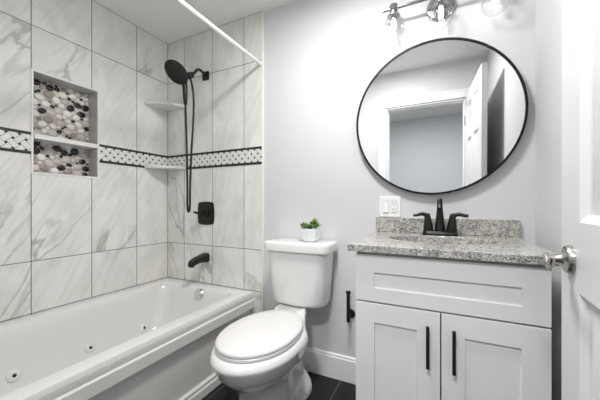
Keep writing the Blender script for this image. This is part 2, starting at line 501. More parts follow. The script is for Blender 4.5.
# ------------------------------------------------------------------ mosaic band (woven rectangles with black dots between two black strips)
BZ0, BZ1 = 1.360, 1.485
def band(length, put):
    """put(u, z, d) -> point; u runs along the wall, d is the height off the tile face"""
    bm = bmesh.new()
    def quad(pts, d, mi):
        lo = [put(u, z, 0.0002) for u, z in pts]; hi = [put(u, z, d) for u, z in pts]
        A = [bm.verts.new(p) for p in lo]; B = [bm.verts.new(p) for p in hi]
        bm.faces.new(B).material_index = mi
        n = len(A)
        for k in range(n): bm.faces.new([A[k], A[(k+1) % n], B[(k+1) % n], B[k]]).material_index = mi
    quad([(0, BZ0), (length, BZ0), (length, BZ1), (0, BZ1)], 0.0012, 2)
    p = 0.0390; zc = (BZ0+BZ1)/2 + 0.0138; c45 = math.sqrt(0.5)
    zi0, zi1 = BZ0+0.017, BZ1-0.017
    def clip(poly):
        for axis, lim, sgn in ((1, zi0, 1), (1, zi1, -1), (0, 0.0, 1), (0, length, -1)):
            out = []
            for k in range(len(poly)):
                a, b = poly[k], poly[(k+1) % len(poly)]
                ia, ib = (a[axis]-lim)*sgn >= 0, (b[axis]-lim)*sgn >= 0
                if ia: out.append(a)
                if ia != ib:
                    t = (lim-a[axis])/(b[axis]-a[axis]); out.append((a[0]+(b[0]-a[0])*t, a[1]+(b[1]-a[1])*t))
            poly = out
            if len(poly) < 3: return None
        return poly
    def rect(cx, cy, hx, hy, mi, d):
        pts = []
        for sx, sy in ((-1, -1), (1, -1), (1, 1), (-1, 1)):
            x, y = cx+sx*hx, cy+sy*hy
            pts.append(((x-y)*c45, zc + (x+y)*c45))
        q = clip(pts)
        if q: quad(q, d, mi)
    K = int(length/p)+8
    for i in range(-6, K+6):
        for j in range(-K-6, 7):
            x, y = i*p, j*p
            u = (x-y)*c45; z = (x+y)*c45
            if u < -0.06 or u > length+0.06 or abs(z) > 0.12: continue
            if (i+j) % 2 == 0: rect(x, y, 0.635*p-0.0012, 0.365*p-0.0012, 0, 0.0032)
            else: rect(x, y, 0.365*p-0.0012, 0.635*p-0.0012, 0, 0.0032)
            rect(x+0.5*p, y+0.5*p, 0.135*p, 0.135*p, 1, 0.0034)
    s = 0.0
    while s < length:
        e = min(s+0.1, length)
        for a, b in ((BZ0+0.001, BZ0+0.0165), (BZ1-0.0165, BZ1-0.001)):
            quad([(s+0.0008, a), (e-0.0008, a), (e-0.0008, b), (s+0.0008, b)], 0.0034, 1)
        s = e
    return bm
M['mgrout'] = mat('mosaic_grout', (0.16, 0.158, 0.15), 0.8)
bmats = [M['mos'], M['strip'], M['mgrout']]
new_obj('mosaic_band', band(NY0-0.006-Y_FRONT, lambda u, z, d: (W_LEFT+d, Y_FRONT+u, z)), bmats, wall_left, smooth=0)
new_obj('mosaic_band', band(YT-0.004-NY1-0.006, lambda u, z, d: (W_LEFT+d, YT-0.004-u, z)), bmats, wall_left, smooth=0)
new_obj('mosaic_band', band(TX1-W_LEFT-0.004, lambda u, z, d: (W_LEFT+0.004+u, YT-d, z)), bmats, wall_back, smooth=0)

# niche: lining, frame, shelf and pebbles
bm = bmesh.new(); e = 0.006; xb = W_LEFT-ND-0.004
box(bm, xb, W_LEFT, NY0, NY0+e, NZ0, NZ1); box(bm, xb, W_LEFT, NY1-e, NY1, NZ0, NZ1)
box(bm, xb, W_LEFT, NY0+e, NY1-e, NZ0, NZ0+e); box(bm, xb, W_LEFT, NY0+e, NY1-e, NZ1-e, NZ1)
new_obj('niche_lining', bm, M['lining'], wall_left, smooth=0)
bm = bmesh.new()
f = 0.006; F0 = W_LEFT-0.002; F1 = W_LEFT+0.005
box(bm, F0, F1, NY0-f, NY0+0.003, NZ0-f, NZ1+f); box(bm, F0, F1, NY1-0.003, NY1+f, NZ0-f, NZ1+f)
box(bm, F0, F1, NY0+0.003, NY1-0.003, NZ0-f, NZ0+0.003); box(bm, F0, F1, NY0+0.003, NY1-0.003, NZ1-0.003, NZ1+f)
new_obj('niche_frame', bm, M['trim'], wall_left, bevel=0.0012)
new_obj('niche_shelf', bx(xb, W_LEFT+0.010, NY0+e, NY1-e, 1.452, 1.480), M['mos'], wall_left, bevel=0.003)
def pebbles():
    rnd = random.Random(11)
    bm = bmesh.new()
    y0, y1, z0, z1 = NY0+e, NY1-e, NZ0+e, NZ1-e
    x = W_LEFT-ND
    vs = [bm.verts.new(p) for p in ((x, y0, z0), (x, y1, z0), (x, y1, z1), (x, y0, z1))]
    bm.faces.new(vs).material_index = 4
    placed = []
    def stones(a, b, tries):
        for _ in range(tries):
            r = rnd.uniform(a, b); py = rnd.uniform(y0+r*0.8, y1-r*0.8); pz = rnd.uniform(z0+r*0.7, z1-r*0.7)
            if all((py-q[0])**2 + ((pz-q[1])*1.12)**2 > ((r+q[2])*0.98)**2 for q in placed):
                placed.append((py, pz, r))
    stones(0.0205, 0.0245, 600); stones(0.015, 0.0195, 1500); stones(0.010, 0.0135, 2500); stones(0.007, 0.0095, 2500)
    for py, pz, r in placed:
        t = rnd.random(); mi = 0 if t < 0.36 else 1 if t < 0.66 else 2 if t < 0.80 else 3
        ra, rb = r*rnd.uniform(1.0, 1.12), r*rnd.uniform(0.78, 0.95); th = rnd.uniform(-0.5, 0.5)
        n = 14; ph = rnd.uniform(0, 6)
        rings = []
        for s, h in ((1.0, 0.0005), (0.97, 0.003), (0.80, 0.0055), (0.45, 0.0068)):
            rg = []
            for k in range(n):
                a = 2*PI*k/n; q = 1+0.05*math.sin(2*a+ph)
                ya, za = ra*s*q*math.cos(a), rb*s*q*math.sin(a)
                rg.append(Vector((x+h, py+ya*math.cos(th)-za*math.sin(th), pz+ya*math.sin(th)+za*math.cos(th))))
            rings.append(rg)
        loft(bm, rings, cap0=False, mi=mi)
    return bm
new_obj('pebble_mosaic', pebbles(), [M['peb_w'], M['peb_b'], M['peb_t'], M['peb_g'], M['grout']], wall_left, smooth=60)

# ------------------------------------------------------------------ bathtub
TX, TY0, TY1, TZ = -1.187, Y_FRONT, YT, 0.46
tub = thing('bathtub', 'white built-in whirlpool bathtub filling the tiled alcove on the left', 'bathtub', (-1.63, 0.92, 0))
cx = (W_LEFT+TX)/2; cy = (TY0+TY1)/2; hw = (TX-W_LEFT)/2; hl = (TY1-TY0)/2
bm = bmesh.new()
ic = -1.630; ih = 0.352; jl = 0.700; jc = cy+0.005
rings = [rrect(cx, cy, hw-0.001, hl-0.001, 0.004, z=TZ-0.045), rrect(cx, cy, hw-0.001, hl-0.001, 0.004, z=TZ-0.012),
         rrect(cx, cy, hw-0.006, hl-0.003, 0.006, z=TZ-0.001), rrect(cx, cy, hw-0.014, hl-0.008, 0.008, z=TZ),
         rrect(ic, jc, ih+0.012, jl+0.012, 0.085, z=TZ), rrect(ic, jc, ih, jl, 0.08, z=TZ-0.002),
         rrect(ic, jc, ih-0.012, jl-0.014, 0.078, z=TZ-0.010), rrect(ic, jc, ih-0.022, jl-0.028, 0.078, z=TZ-0.028),
         rrect(ic, jc, ih-0.030, jl-0.045, 0.08, z=TZ-0.07), rrect(ic, jc, ih-0.050, jl-0.085, 0.09, z=TZ-0.19),
         rrect(ic, jc, ih-0.075, jl-0.130, 0.11, z=TZ-0.29), rrect(ic, jc, ih-0.105, jl-0.170, 0.13, z=TZ-0.345),
         rrect(ic, jc, ih-0.155, jl-0.220, 0.12, z=TZ-0.365), rrect(ic, jc, 0.05, 0.2, 0.04, z=TZ-0.37)]
loft(bm, rings, cap0=False)
new_obj('basin', bm, M['acrylic'], tub, smooth=50)
# stepped front skirt: lip, recessed panel, bottom rail
prof = [(-0.030, 0.440), (0.000, 0.440), (0.000, 0.424), (-0.006, 0.418), (-0.006, 0.412), (0.008, 0.404), (0.008, 0.352), (0.004, 0.345), (-0.022, 0.338), (-0.026, 0.330),
        (-0.026, 0.072), (-0.018, 0.066), (-0.010, 0.062), (-0.010, 0.048), (-0.002, 0.040), (0.002, 0.0), (-0.05, 0.0)]
bm = bmesh.new()
loft(bm, [[Vector((TX+a, y, b)) for a, b in prof] for y in (TY0+0.001, TY1-0.001)])
new_obj('front_skirt', bm, M['acrylic'], tub, smooth=25)
for yy, zz, xx in ((0.662, 0.22, -1.919), (1.008, 0.205, -1.915), (1.36, 0.19, -1.911)):
    bm = lt([(0.0, 0.007), (0.007, 0.007), (0.012, 0.010), (0.019, 0.010), (0.026, 0.006), (0.030, 0.001), (0.030, -0.012)], (xx, yy, zz), (1, 0, 0.28), n=28, cap=False)
    j = new_obj('jet', bm, M['acrylic'], tub, smooth=50)
    nz = new_obj('nozzle', lt([(0.008, 0.004), (0.008, 0.010), (0.004, 0.012)], (xx, yy, zz), (1, 0.15, 0.28), n=16), M['dark'], tub)
    nz.parent = j; nz.matrix_parent_inverse = Matrix.Identity(4)
    nz['label'] = 'dark jet opening'
bm = lt([(0.046, -0.01), (0.046, 0.006), (0.041, 0.012), (0.032, 0.012), (0.030, 0.018), (0.012, 0.021), (0.0, 0.021)], (-1.60, 1.580, 0.407), (0, -1, 0.20), n=36, cap=False)
ov = new_obj('overflow_cover', bm, M['chrome'], tub, smooth=30); ov['label'] = 'round chrome overflow cover'

# ------------------------------------------------------------------ shower fittings
def sq_plate(cx, cz, hx, hz, y_wall, th, bulge=0.10, r=0.012):
    """rounded-square escutcheon with slightly bowed sides, on the back wall"""
    def ring(s, y):
        pts = rrect(0, 0, hx, hz, r, n=5)
        out = []
        for p in pts:
            bxn = 1 + bulge*(1-min(1, abs(p.y)/hz))*0.5 - 0.04*(abs(p.x)/hx)
            byn = 1 + bulge*(1-min(1, abs(p.x)/hx))*0.5
            out.append(Vector((cx + p.x*s*bxn, y, cz + p.y*s*byn)))
        return out
    # more points along the sides so the bow shows
    def dense(rg):
        out = []
        for k in range(len(rg)):
            a, b = rg[k], rg[(k+1) % len(rg)]
            m = 6 if (a-b).length > hx*0.6 else 1
            for q in range(m):
                t = q/m
                p = a.lerp(b, t)
                if m > 1:
                    w = math.sin(PI*t)*bulge*hx*0.5
                    d = Vector((p.x-cx, 0, p.z-cz)); 
                    if abs(a.z-b.z) < abs(a.x-b.x): p.z += math.copysign(w, p.z-cz)
                    else: p.x += math.copysign(w, p.x-cx)
                out.append(p)
        return out
    bm = bmesh.new()
    loft(bm, [dense(ring(s, y)) for s, y in ((1, y_wall), (1, y_wall-th*0.6), (0.94, y_wall-th), (0.80, y_wall-th*1.1))])
    return bm
SX = -1.637
sh = thing('handheld_shower', 'black handheld shower head on a bent arm, hose hanging down the tiled wall', 'shower head', (SX, YT, 2.09))
new_obj('wall_flange', sq_plate(SX, 2.077, 0.032, 0.032, YT, 0.012, 0.05, 0.006), M['black'], sh, smooth=40)
new_obj('arm', tb([(SX, YT, 2.077), (SX, YT-0.045, 2.094), (SX, YT-0.085, 2.092), (SX, YT-0.120, 2.054), (SX, YT-0.150, 2.030)], 0.0105, n=16), M['black'], sh, smooth=60)
bm = bmesh.new()
lathe(bm, [(0.0, 0.0), (0.014, 0.003), (0.020, 0.014), (0.020, 0.030), (0.014, 0.040), (0.014, 0.052)], (SX, 1.556, 2.040), (0, -0.65, -0.55), n=24)
lathe(bm, [(0.013, 0), (0.017, 0.01), (0.017, 0.040), (0.012, 0.046)], (SX, 1.520, 2.035), (0, 0.12, -1), n=20)
new_obj('holder', bm, M['black'], sh, smooth=40)
ctr = Vector((SX, 1.408, 1.990)); nrm = Vector((0, -0.676, -0.737)).normalized()
bm = lt([(0.020, -0.034), (0.049, -0.026), (0.076, -0.012), (0.087, -0.002), (0.088, 0.003), (0.085, 0.007), (0.077, 0.006), (0.073, 0.004), (0.0, 0.004)], ctr, nrm, n=48, cap=True)
head = new_obj('spray_head', bm, M['black'], sh, smooth=35)
bm = bmesh.new()
a_, u_, v_ = frame_of(nrm)
for rr, cnt in ((0.016, 8), (0.030, 14), (0.044, 20), (0.058, 26)):
    for k in range(cnt):
        an = 2*PI*k/cnt
        lathe(bm, [(0.0026, 0.0035), (0.0022, 0.0062), (0.0, 0.0066)], ctr + (u_*math.cos(an)+v_*math.sin(an))*rr, nrm, n=6)
M['rubber'] = mat('grey_rubber', (0.05, 0.05, 0.05), 0.6)
nz = new_obj('spray_nozzles', bm, M['rubber'], sh); nz.parent = head; nz.matrix_parent_inverse = Matrix.Identity(4)
nz['label'] = 'rings of small rubber spray nozzles'
head_handle = new_obj('handle', tb([(SX, 1.450, 1.995), (SX, 1.472, 1.970), (SX, 1.480, 1.920), (SX, 1.483, 1.850), (SX, 1.485, 1.790)], [0.020, 0.021, 0.019, 0.017, 0.012], n=18), M['black'], sh, smooth=60)
hose = [(SX, 1.485, 1.795), (SX, 1.488, 1.72), (SX, 1.494, 1.55), (SX, 1.500, 1.35), (SX, 1.503, 1.18), (SX, 1.503, 1.07), (SX+0.003, 1.506, 1.028),
        (SX+0.006, 1.514, 1.030), (SX+0.008, 1.519, 1.08), (SX+0.008, 1.521, 1.22), (SX+0.006, 1.534, 1.45), (SX+0.004, 1.556, 1.72), (SX, 1.560, 1.88), (SX, 1.545, 1.96), (SX, 1.524, 2.005)]
ho = new_obj('hose', tb(hose, 0.0075, n=12), M['black'], sh, smooth=60); ho['label'] = 'long hanging black hose loop'

vl = thing('shower_valve', 'square black shower valve with a round knob on the tiled wall above the spout', 'shower valve', (SX, YT, 1.0))
new_obj('wall_plate', sq_plate(SX, 1.008, 0.080, 0.083, YT, 0.010, 0.16, 0.012), M['black'], vl, smooth=40)
bm = bmesh.new()
lathe(bm, [(0.038, 0), (0.036, 0.012), (0.030, 0.016), (0.028, 0.030), (0.020, 0.034), (0.019, 0.062), (0.015, 0.066), (0.0, 0.066)], (SX, YT-0.009, 1.010), (0, -1, 0), n=32)
kn = new_obj('knob', bm, M['black'], vl, smooth=35)
bm = tb([(SX+0.002, YT-0.062, 1.010), (SX-0.028, YT-0.066, 1.012), (SX-0.058, YT-0.070, 1.018)], [0.011, 0.009, 0.0075], n=12)
lv = new_obj('lever', bm, M['black'], vl, smooth=50); lv.parent = kn; lv.matrix_parent_inverse = Matrix.Identity(4)

# spout: lofted, flat-topped, nose turned down
bm = bmesh.new()
secs = [(YT, 0.664, 0.036, 0.036), (YT-0.022, 0.664, 0.035, 0.035), (YT-0.055, 0.664, 0.031, 0.029), (YT-0.090, 0.660, 0.028, 0.025), (YT-0.120, 0.652, 0.026, 0.025), (YT-0.150, 0.643, 0.024, 0.024), (YT-0.165, 0.635, 0.018, 0.018)]
rings = []
for y, z, a, b in secs:
    r = rrect(0, 0, a, b, min(a, b)*0.55, n=5)
    rings.append([Vector((SX+p.x, y, z+p.y)) for p in r])
loft(bm, rings)
box(bm, SX-0.013, SX+0.013, YT-0.156, YT-0.130, 0.613, 0.635)
tag(new_obj('tub_spout', bm, M['black'], smooth=50, bevel=0.003), 'black tub spout projecting from the tiles above the tub overflow', 'tub spout')

# corner shelves: quarter-round
def corner_shelf(name, z, label):
    bm = bmesh.new(); pts = []
    r = 0.215; x0, y0 = W_LEFT+0.0005, YT-0.0005
    P = [(x0, y0), (x0, y0-r)]
    for k in range(1, 16):
        a = k/16*PI/2
        # shallow-curved front edge between the two walls
        lx, ly = x0 + r*math.sin(a)**1.25, y0 - r*math.cos(a)**1.25
        P.append((lx, ly))
    P.append((x0+r, y0))
    loft(bm, [[Vector((x, y, zz)) for x, y in P] for zz in (z-0.020, z)])
    return tag(new_obj(name, bm, M['mos'], smooth=30, bevel=0.004), label, 'shelf', 'corner shelves in the shower')
corner_shelf('corner_shelf', 1.880, 'upper white corner shelf in the shower, behind the shower head')
corner_shelf('corner_shelf', 1.381, 'lower white corner shelf in the shower, level with the mosaic band')

# curtain rod
rod = thing('shower_rod', 'straight white shower curtain rod fixed high above the tub edge', 'shower rod', (-1.128, 0.9, 2.066))
new_obj('tube', tb([(-1.130, Y_FRONT+0.002, 2.062), (-1.130, YT-0.002, 2.062)], 0.0125, n=20, smooth=False), M['rod'], rod, smooth=50)
for y, d in ((Y_FRONT, 1), (YT, -1)):
    new_obj('end_cap', lt([(0.0145, 0.0), (0.0155, 0.004), (0.015, 0.02), (0.013, 0.026)], (-1.130, y, 2.062), (0, d, 0), n=24), M['rod'], rod)

# ------------------------------------------------------------------ toilet
CX = -0.788
TKX = -0.768
to = thing('toilet', 'white two-piece toilet with closed lid standing between the bathtub and the vanity', 'toilet', (CX, 1.3, 0))
bm = bmesh.new()
N = 64
def sec(z, hw, yf, yb, cy=None, pf=2.0, pb=2.6):
    c = cy if cy is not None else (yf+yb)/2
    return egg(CX, c, hw, c-yf, yb-c, z, n=N, pf=pf, pb=pb)
rings = [sec(0.0, 0.114, 1.055, 1.60, 1.30, 2.6, 3.2), sec(0.018, 0.114, 1.055, 1.60, 1.30, 2.6, 3.2), sec(0.035, 0.110, 1.058, 1.595, 1.30, 2.6, 3.2),
         sec(0.09, 0.108, 1.06, 1.585, 1.30, 2.6, 3.2), sec(0.17, 0.107, 1.06, 1.58, 1.30, 2.5, 3.0), sec(0.225, 0.110, 1.050, 1.58, 1.30, 2.4, 3.0),
         sec(0.258, 0.133, 1.012, 1.585, 1.28, 2.2, 2.8), sec(0.296, 0.163, 0.965, 1.60, 1.24, 2.05, 2.6), sec(0.335, 0.184, 0.930, 1.61, 1.20, 2.0, 2.5),
         sec(0.366, 0.193, 0.914, 1.615, 1.18, 2.0, 2.6), sec(0.380, 0.199, 0.904, 1.615, 1.18, 2.0, 2.6), sec(0.388, 0.201, 0.901, 1.615, 1.18, 2.0, 2.6), sec(0.396, 0.200, 0.902, 1.612, 1.18, 2.0, 2.6),
         sec(0.414, 0.190, 0.914, 1.612, 1.18, 2.0, 2.6), sec(0.420, 0.178, 0.930, 1.60, 1.18, 2.0, 2.6)]
for r in rings[:6]:
    for p in r:
        t = max(0, min(1, (p.y-1.27)/0.10)); p.x = CX + (p.x-CX)*(1-0.28*t*t*(3-2*t))
for r in rings[9:]:
    for p in r: p.z += 0.007
# the deck behind the seat narrows towards the tank
for r in rings[6:]:
    for p in r:
        t = max(0, min(1, (p.y-1.28)/0.22)); t = t*t*(3-2*t)
        k = 1 - t*0.40
        p.x = CX + (p.x-CX)*k
for w, r in zip((0.4, 0.7, 1, 1, 1, 1, 1), rings[8:]):
    for p in r:
        t = max(0, min(1, (p.y-1.44)/0.05)); p.z += 0.048*t*t*(3-2*t)*w
loft(bm, rings)
new_obj('bowl', bm, M['porcelain'], to, smooth=50)
# foot flange
bm = bmesh.new()
loft(bm, [egg(CX, 1.475, a, 0.125, 0.13, z, n=40, pf=2.2, pb=2.4) for z, a in ((0, 0.126), (0.02, 0.126), (0.040, 0.118), (0.060, 0.098), (0.075, 0.07))])
new_obj('foot_flange', bm, M['porcelain'], to, smooth=50)
for s in (-1, 1):
    new_obj('bolt_cap', lt([(0.015, 0), (0.015, 0.008), (0.010, 0.016), (0.0, 0.018)], (CX+s*0.105, 1.43, 0.040), (0, 0, 1), n=16), M['porcelain'], to)
# seat ring and lid
SCY = 1.175
def oval(z, k, c=SCY): return egg(CX, c, 0.182*k if k < 0 else 0.182+k, 0.243+k, 0.262+k, z, n=64, pf=2.0, pb=2.35)
def oval_ring(z, o): 
    r = egg(CX, SCY, 0.182+o, 0.245+o, 0.297+o, z, n=64, pf=2.0, pb=3.0)
    for p in r:
        t = max(0, min(1, (p.y-1.20)/0.27)); p.x = CX + (p.x-CX)*(1-0.38*t*t)
    return r
bm = bmesh.new(); loft(bm, [oval_ring(0.4280, -0.006), oval_ring(0.4310, 0.0), oval_ring(0.4410, 0.0), oval_ring(0.4440, -0.004)])
new_obj('seat', bm, M['seat'], to, smooth=40)
bm = bmesh.new(); loft(bm, [oval_ring(0.44550, -0.006), oval_ring(0.44800, -0.001), oval_ring(0.45700, 0.0), oval_ring(0.46300, -0.005), oval_ring(0.46650, -0.016), oval_ring(0.46800, -0.06), oval_ring(0.46850, -0.12)])
new_obj('seat_lid', bm, M['seat'], to, smooth=50)
# neck under the tank
bm = bmesh.new(); loft(bm, [rrect(CX, 1.56, a, b, 0.03, z=z) for z, a, b in ((0.44, 0.05, 0.04), (0.4785, 0.05, 0.04))])
new_obj('tank_neck', bm, M['porcelain'], to, smooth=50)
TYc, = (1.575,)
def tank_ring(z, w, yf, yb, r=0.05):
    # front face slightly bowed
    pts = rrect(TKX, (yf+yb)/2, w, (yb-yf)/2, r, n=8)
    out = []
    for k in range(len(pts)):
        a, b = pts[k], pts[(k+1) % len(pts)]
        m = 10 if (a-b).length > 0.15 else 1
        for q in range(m):
            p = a.lerp(b, q/m)
            if p.y < (yf+yb)/2: p.y -= 0.014*(1-((p.x-TKX)/w)**2)
            p.z = z; out.append(p)
    return out
bm = bmesh.new()
loft(bm, [tank_ring(z, w, yf, 1.672, r) for z, w, yf, r in ((0.478, 0.140, 1.535, 0.05), (0.479, 0.158, 1.520, 0.055), (0.487, 0.170, 1.510, 0.058), (0.505, 0.175, 1.505, 0.06), (0.66, 0.188, 1.497, 0.055), (0.802, 0.196, 1.490, 0.05))])
new_obj('tank', bm, M['porcelain'], to, smooth=50)
bm = bmesh.new()
loft(bm, [tank_ring(z, w, yf, yb, r) for z, w, yf, yb, r in ((0.801, 0.205, 1.482, 1.678, 0.045), (0.804, 0.214, 1.472, 1.684, 0.048), (0.842, 0.216, 1.470, 1.684, 0.048), (0.852, 0.212, 1.474, 1.682, 0.046), (0.8565, 0.200, 1.486, 1.672, 0.04), (0.857, 0.15, 1.53, 1.64, 0.03))])
new_obj('tank_lid', bm, M['porcelain'], to, smooth=50)
btn = new_obj('flush_button', lt([(0.022, 0), (0.022, 0.003), (0.017, 0.004), (0.016, 0.0055), (0, 0.0055)], (TKX, 1.600, 0.856), n=28), M['chrome'], to); btn['label'] = 'chrome push button'

# potted succulents on the tank lid
PX, PY, PZ = -0.700, 1.575, 0.8575
pt = thing('potted_succulent', 'small white faceted pot of green succulents on the toilet tank lid', 'potted plant', (PX, PY, PZ))
bm = bmesh.new()
def hexring(r, z, rot=0.2, n=8): return [Vector((PX+r*math.cos(2*PI*k/n+rot), PY+r*math.sin(2*PI*k/n+rot), PZ+z)) for k in range(n)]
loft(bm, [hexring(0.040, 0.0), hexring(0.050, 0.007), hexring(0.062, 0.040), hexring(0.065, 0.077), hexring(0.061, 0.077), hexring(0.059, 0.066)])
new_obj('pot', bm, M['pot'], pt, smooth=25, bevel=0.002)
bm = bmesh.new(); loft(bm, [hexring(0.0575, 0.064, n=16), hexring(0.03, 0.070, n=16)], cap0=False)
new_obj('soil', bm, M['soil'], pt)
def leafmesh(bm, base, d, up, L, w, mi):
    d = d.normalized(); side = d.cross(up).normalized(); nn = side.cross(d).normalized()
    st = [(0, 0.35), (0.3, 0.8), (0.6, 1.0), (0.85, 0.7), (1.0, 0.05)]
    rings = []
    for t, q in st:
        c = base + d*L*t + nn*(0.25*L*t*t)
        rings.append([c + side*w*q*math.cos(a) + nn*w*0.45*q*math.sin(a) for a in [2*PI*k/6 for k in range(6)]])
    loft(bm, rings, mi=mi)
rnd = random.Random(4)
for (ox, oy, h, n, sc, mats, nm, lab) in ((-0.032, -0.010, 0.006, 24, 1.05, ['leaf3', 'leaf1', 'leaf2'], 'succulent', 'pale green rosette'), (0.026, 0.004, 0.026, 26, 1.15, ['leaf1', 'leaf3', 'leaf2'], 'succulent', 'taller bright green rosette'), (0.006, -0.026, 0.0, 14, 0.8, ['leaf2', 'leaf2', 'leaf2'], 'succulent', 'small dark green rosette')):
    bm = bmesh.new(); b0 = Vector((PX+ox, PY+oy, PZ+0.070))
    tube(bm, [b0, b0+Vector((0, 0, 0.008+h))], 0.004, n=6, smooth=False)
    for k in range(n):
        a = k*2.4; t = k/n; el = 0.15 + t*1.25
        d = Vector((math.cos(a)*math.cos(el), math.sin(a)*math.cos(el), math.sin(el)))
        leafmesh(bm, b0+Vector((0, 0, 0.004+h*(0.3+t))), d, Vector((0, 0, 1)), (0.040-0.014*t)*sc*rnd.uniform(0.85, 1.15), 0.0095*sc, 0 if rnd.random() < 0.55 else 1 if rnd.random() < 0.5 else 2)
    so = new_obj(nm, bm, [M[q] for q in mats], pt, smooth=60); so['label'] = lab

# toilet paper holder
hp = thing('toilet_paper_holder', 'black upright toilet paper holder on the grey wall left of the vanity', 'toilet paper holder', (-0.478, Y_BACK, 0.43))
new_obj('wall_mount', lt([(0.026, 0), (0.026, 0.010), (0.023, 0.013), (0.010, 0.014), (0.010, 0.055), (0.0, 0.058)], (-0.484, Y_BACK, 0.417), (0, -1, 0), n=32), M['black'], hp)
new_obj('post', lt([(0.0, 0), (0.0105, 0.0), (0.0105, 0.166), (0.0155, 0.168), (0.0155, 0.180), (0.013, 0.182), (0.0, 0.182)], (-0.484, Y_BACK-0.060, 0.386), (0, 0, 1), n=24), M['black'], hp)

# ------------------------------------------------------------------ vanity cabinet
VX0, VX1, VY = -0.301, 0.307, 1.120
va = thing('vanity_cabinet', 'white shaker vanity cabinet with two doors under the granite countertop', 'cabinet', (0, 1.4, 0))
bm = bmesh.new()
YB_ = Y_BACK-0.001
for a, b in ((VX0, VX0+0.016), (VX1-0.016, VX1)): box(bm, a, b, VY+0.020, YB_, 0.0, 0.895)
box(bm, VX0+0.016, VX1-0.016, VY+0.020, YB_, 0.095, 0.111); box(bm, VX0+0.016, VX1-0.016, YB_-0.012, YB_, 0.111, 0.895)
box(bm, VX0+0.016, VX1-0.016, VY+0.020, VY+0.038, 0.865, 0.895); box(bm, VX0+0.016, VX1-0.016, VY+0.075, VY+0.090, 0.0, 0.095)
box(bm, VX0+0.016, VX1-0.016, VY+0.020, VY+0.038, 0.685, 0.715)
new_obj('body', bm, M['cab'], va, bevel=0.0015)
def front(name, x0, x1, z0, z1, pan, par=va):
    bm = bmesh.new(); panelled(bm, x1-x0, z1-z0, 0.019, [pan], 0.008, 0.0015)
    xf(bm, Matrix.Translation((x0, VY, z0)))
    return new_obj(name, bm, M['cab'], par, smooth=20, bevel=0.0012)
dw = front('drawer_front', VX0+0.001, VX1-0.001, 0.703, 0.884, (0.071, VX1-VX0-0.074, 0.053, 0.112))
dl = front('door', VX0+0.001, 0.001, 0.112, 0.696, (0.072, 0.224, 0.075, 0.510))
dr = front('door', 0.005, VX1-0.001, 0.112, 0.696, (0.072, 0.228, 0.075, 0.510))
for d, x in ((dl, -0.038), (dr, 0.043)):
    bm = bmesh.new()
    box(bm, x-0.0055, x+0.0055, VY-0.032, VY-0.022, 0.505, 0.652)
    for z in (0.525, 0.632): lathe(bm, [(0.0045, 0), (0.0045, 0.024)], (x, VY, z), (0, -1, 0), n=14)
    h = new_obj('handle', bm, M['black'], va, bevel=0.001); h.parent = d; h.matrix_parent_inverse = Matrix.Identity(4)
    h['label'] = 'black bar handle'

# ------------------------------------------------------------------ countertop with an oval undermount bowl
KX0, KX1, KY0, KZ0, KZ1 = -0.327, 0.335, 1.098, 0.8955, 0.922
ct = thing('countertop', 'speckled grey granite countertop with backsplash and oval sink on the vanity', 'countertop', (0, 1.4, 0.9))
scx, scy, sa, sb = 0.0, 1.425, 0.215, 0.150
bm = bmesh.new()
n = 64
def onrect(a):
    c, s = math.cos(a), math.sin(a)
    t = 1e9
    if c > 1e-9: t = min(t, (KX1-scx)/c)
    if c < -1e-9: t = min(t, (KX0-scx)/c)
    if s > 1e-9: t = min(t, (Y_BACK-0.001-scy)/s)
    if s < -1e-9: t = min(t, (KY0-scy)/s)
    return (scx+c*t, scy+s*t)
angs = [2*PI*k/n for k in range(n)]
for cxx, cyy in ((KX0, KY0), (KX1, KY0), (KX0, Y_BACK-0.001), (KX1, Y_BACK-0.001)):
    angs.append(math.atan2(cyy-scy, cxx-scx) % (2*PI))
angs = sorted(set(round(a, 6) for a in angs))
outr = [onrect(a) for a in angs]
inr = [(scx+sa*math.cos(a), scy+sb*math.sin(a)) for a in angs]
loft(bm, [[Vector((x, y, KZ1-0.010)) for x, y in inr], [Vector((scx+(x-scx)*1.005, scy+(y-scy)*1.005, KZ1-0.002)) for x, y in inr], [Vector((scx+(x-scx)*1.015, scy+(y-scy)*1.015, KZ1)) for x, y in inr],
          [Vector((x, y, KZ1)) for x, y in outr], [Vector((x, y, KZ0)) for x, y in outr],
          [Vector((x, y, KZ0)) for x, y in inr]], cap0=False, cap1=False)
new_obj('slab', bm, M['granite'], ct, smooth=35, bevel=0.004)
bm = bmesh.new()
rings = []
for s, z in ((1.0, KZ0+0.020), (1.0, KZ0), (0.98, KZ0-0.03), (0.90, KZ0-0.075), (0.72, KZ0-0.110), (0.45, KZ0-0.128), (0.10, KZ0-0.133)):
    rings.append([Vector((scx+sa*s*math.cos(2*PI*k/48), scy+sb*s*math.sin(2*PI*k/48), z)) for k in range(48)])
loft(bm, rings, cap0=False)
M['bowl'] = granite_mat(); M['bowl'].node_tree.nodes['Principled BSDF'].inputs['Roughness'].default_value = 0.4
sk = new_obj('sink_bowl', bm, M['bowl'], ct, smooth=60)
new_obj('backsplash', bx(KX0-0.004, 0.342, Y_BACK-0.022, Y_BACK-0.001, KZ1+0.0002, 1.003), M['granite'], ct, bevel=0.002)
dn = new_obj('drain', lt([(0.022, 0), (0.022, 0.004), (0.012, 0.006), (0.0, 0.006)], (scx, scy, KZ0-0.134), n=24), M['bronze'], ct); dn['label'] = 'dark bronze drain'

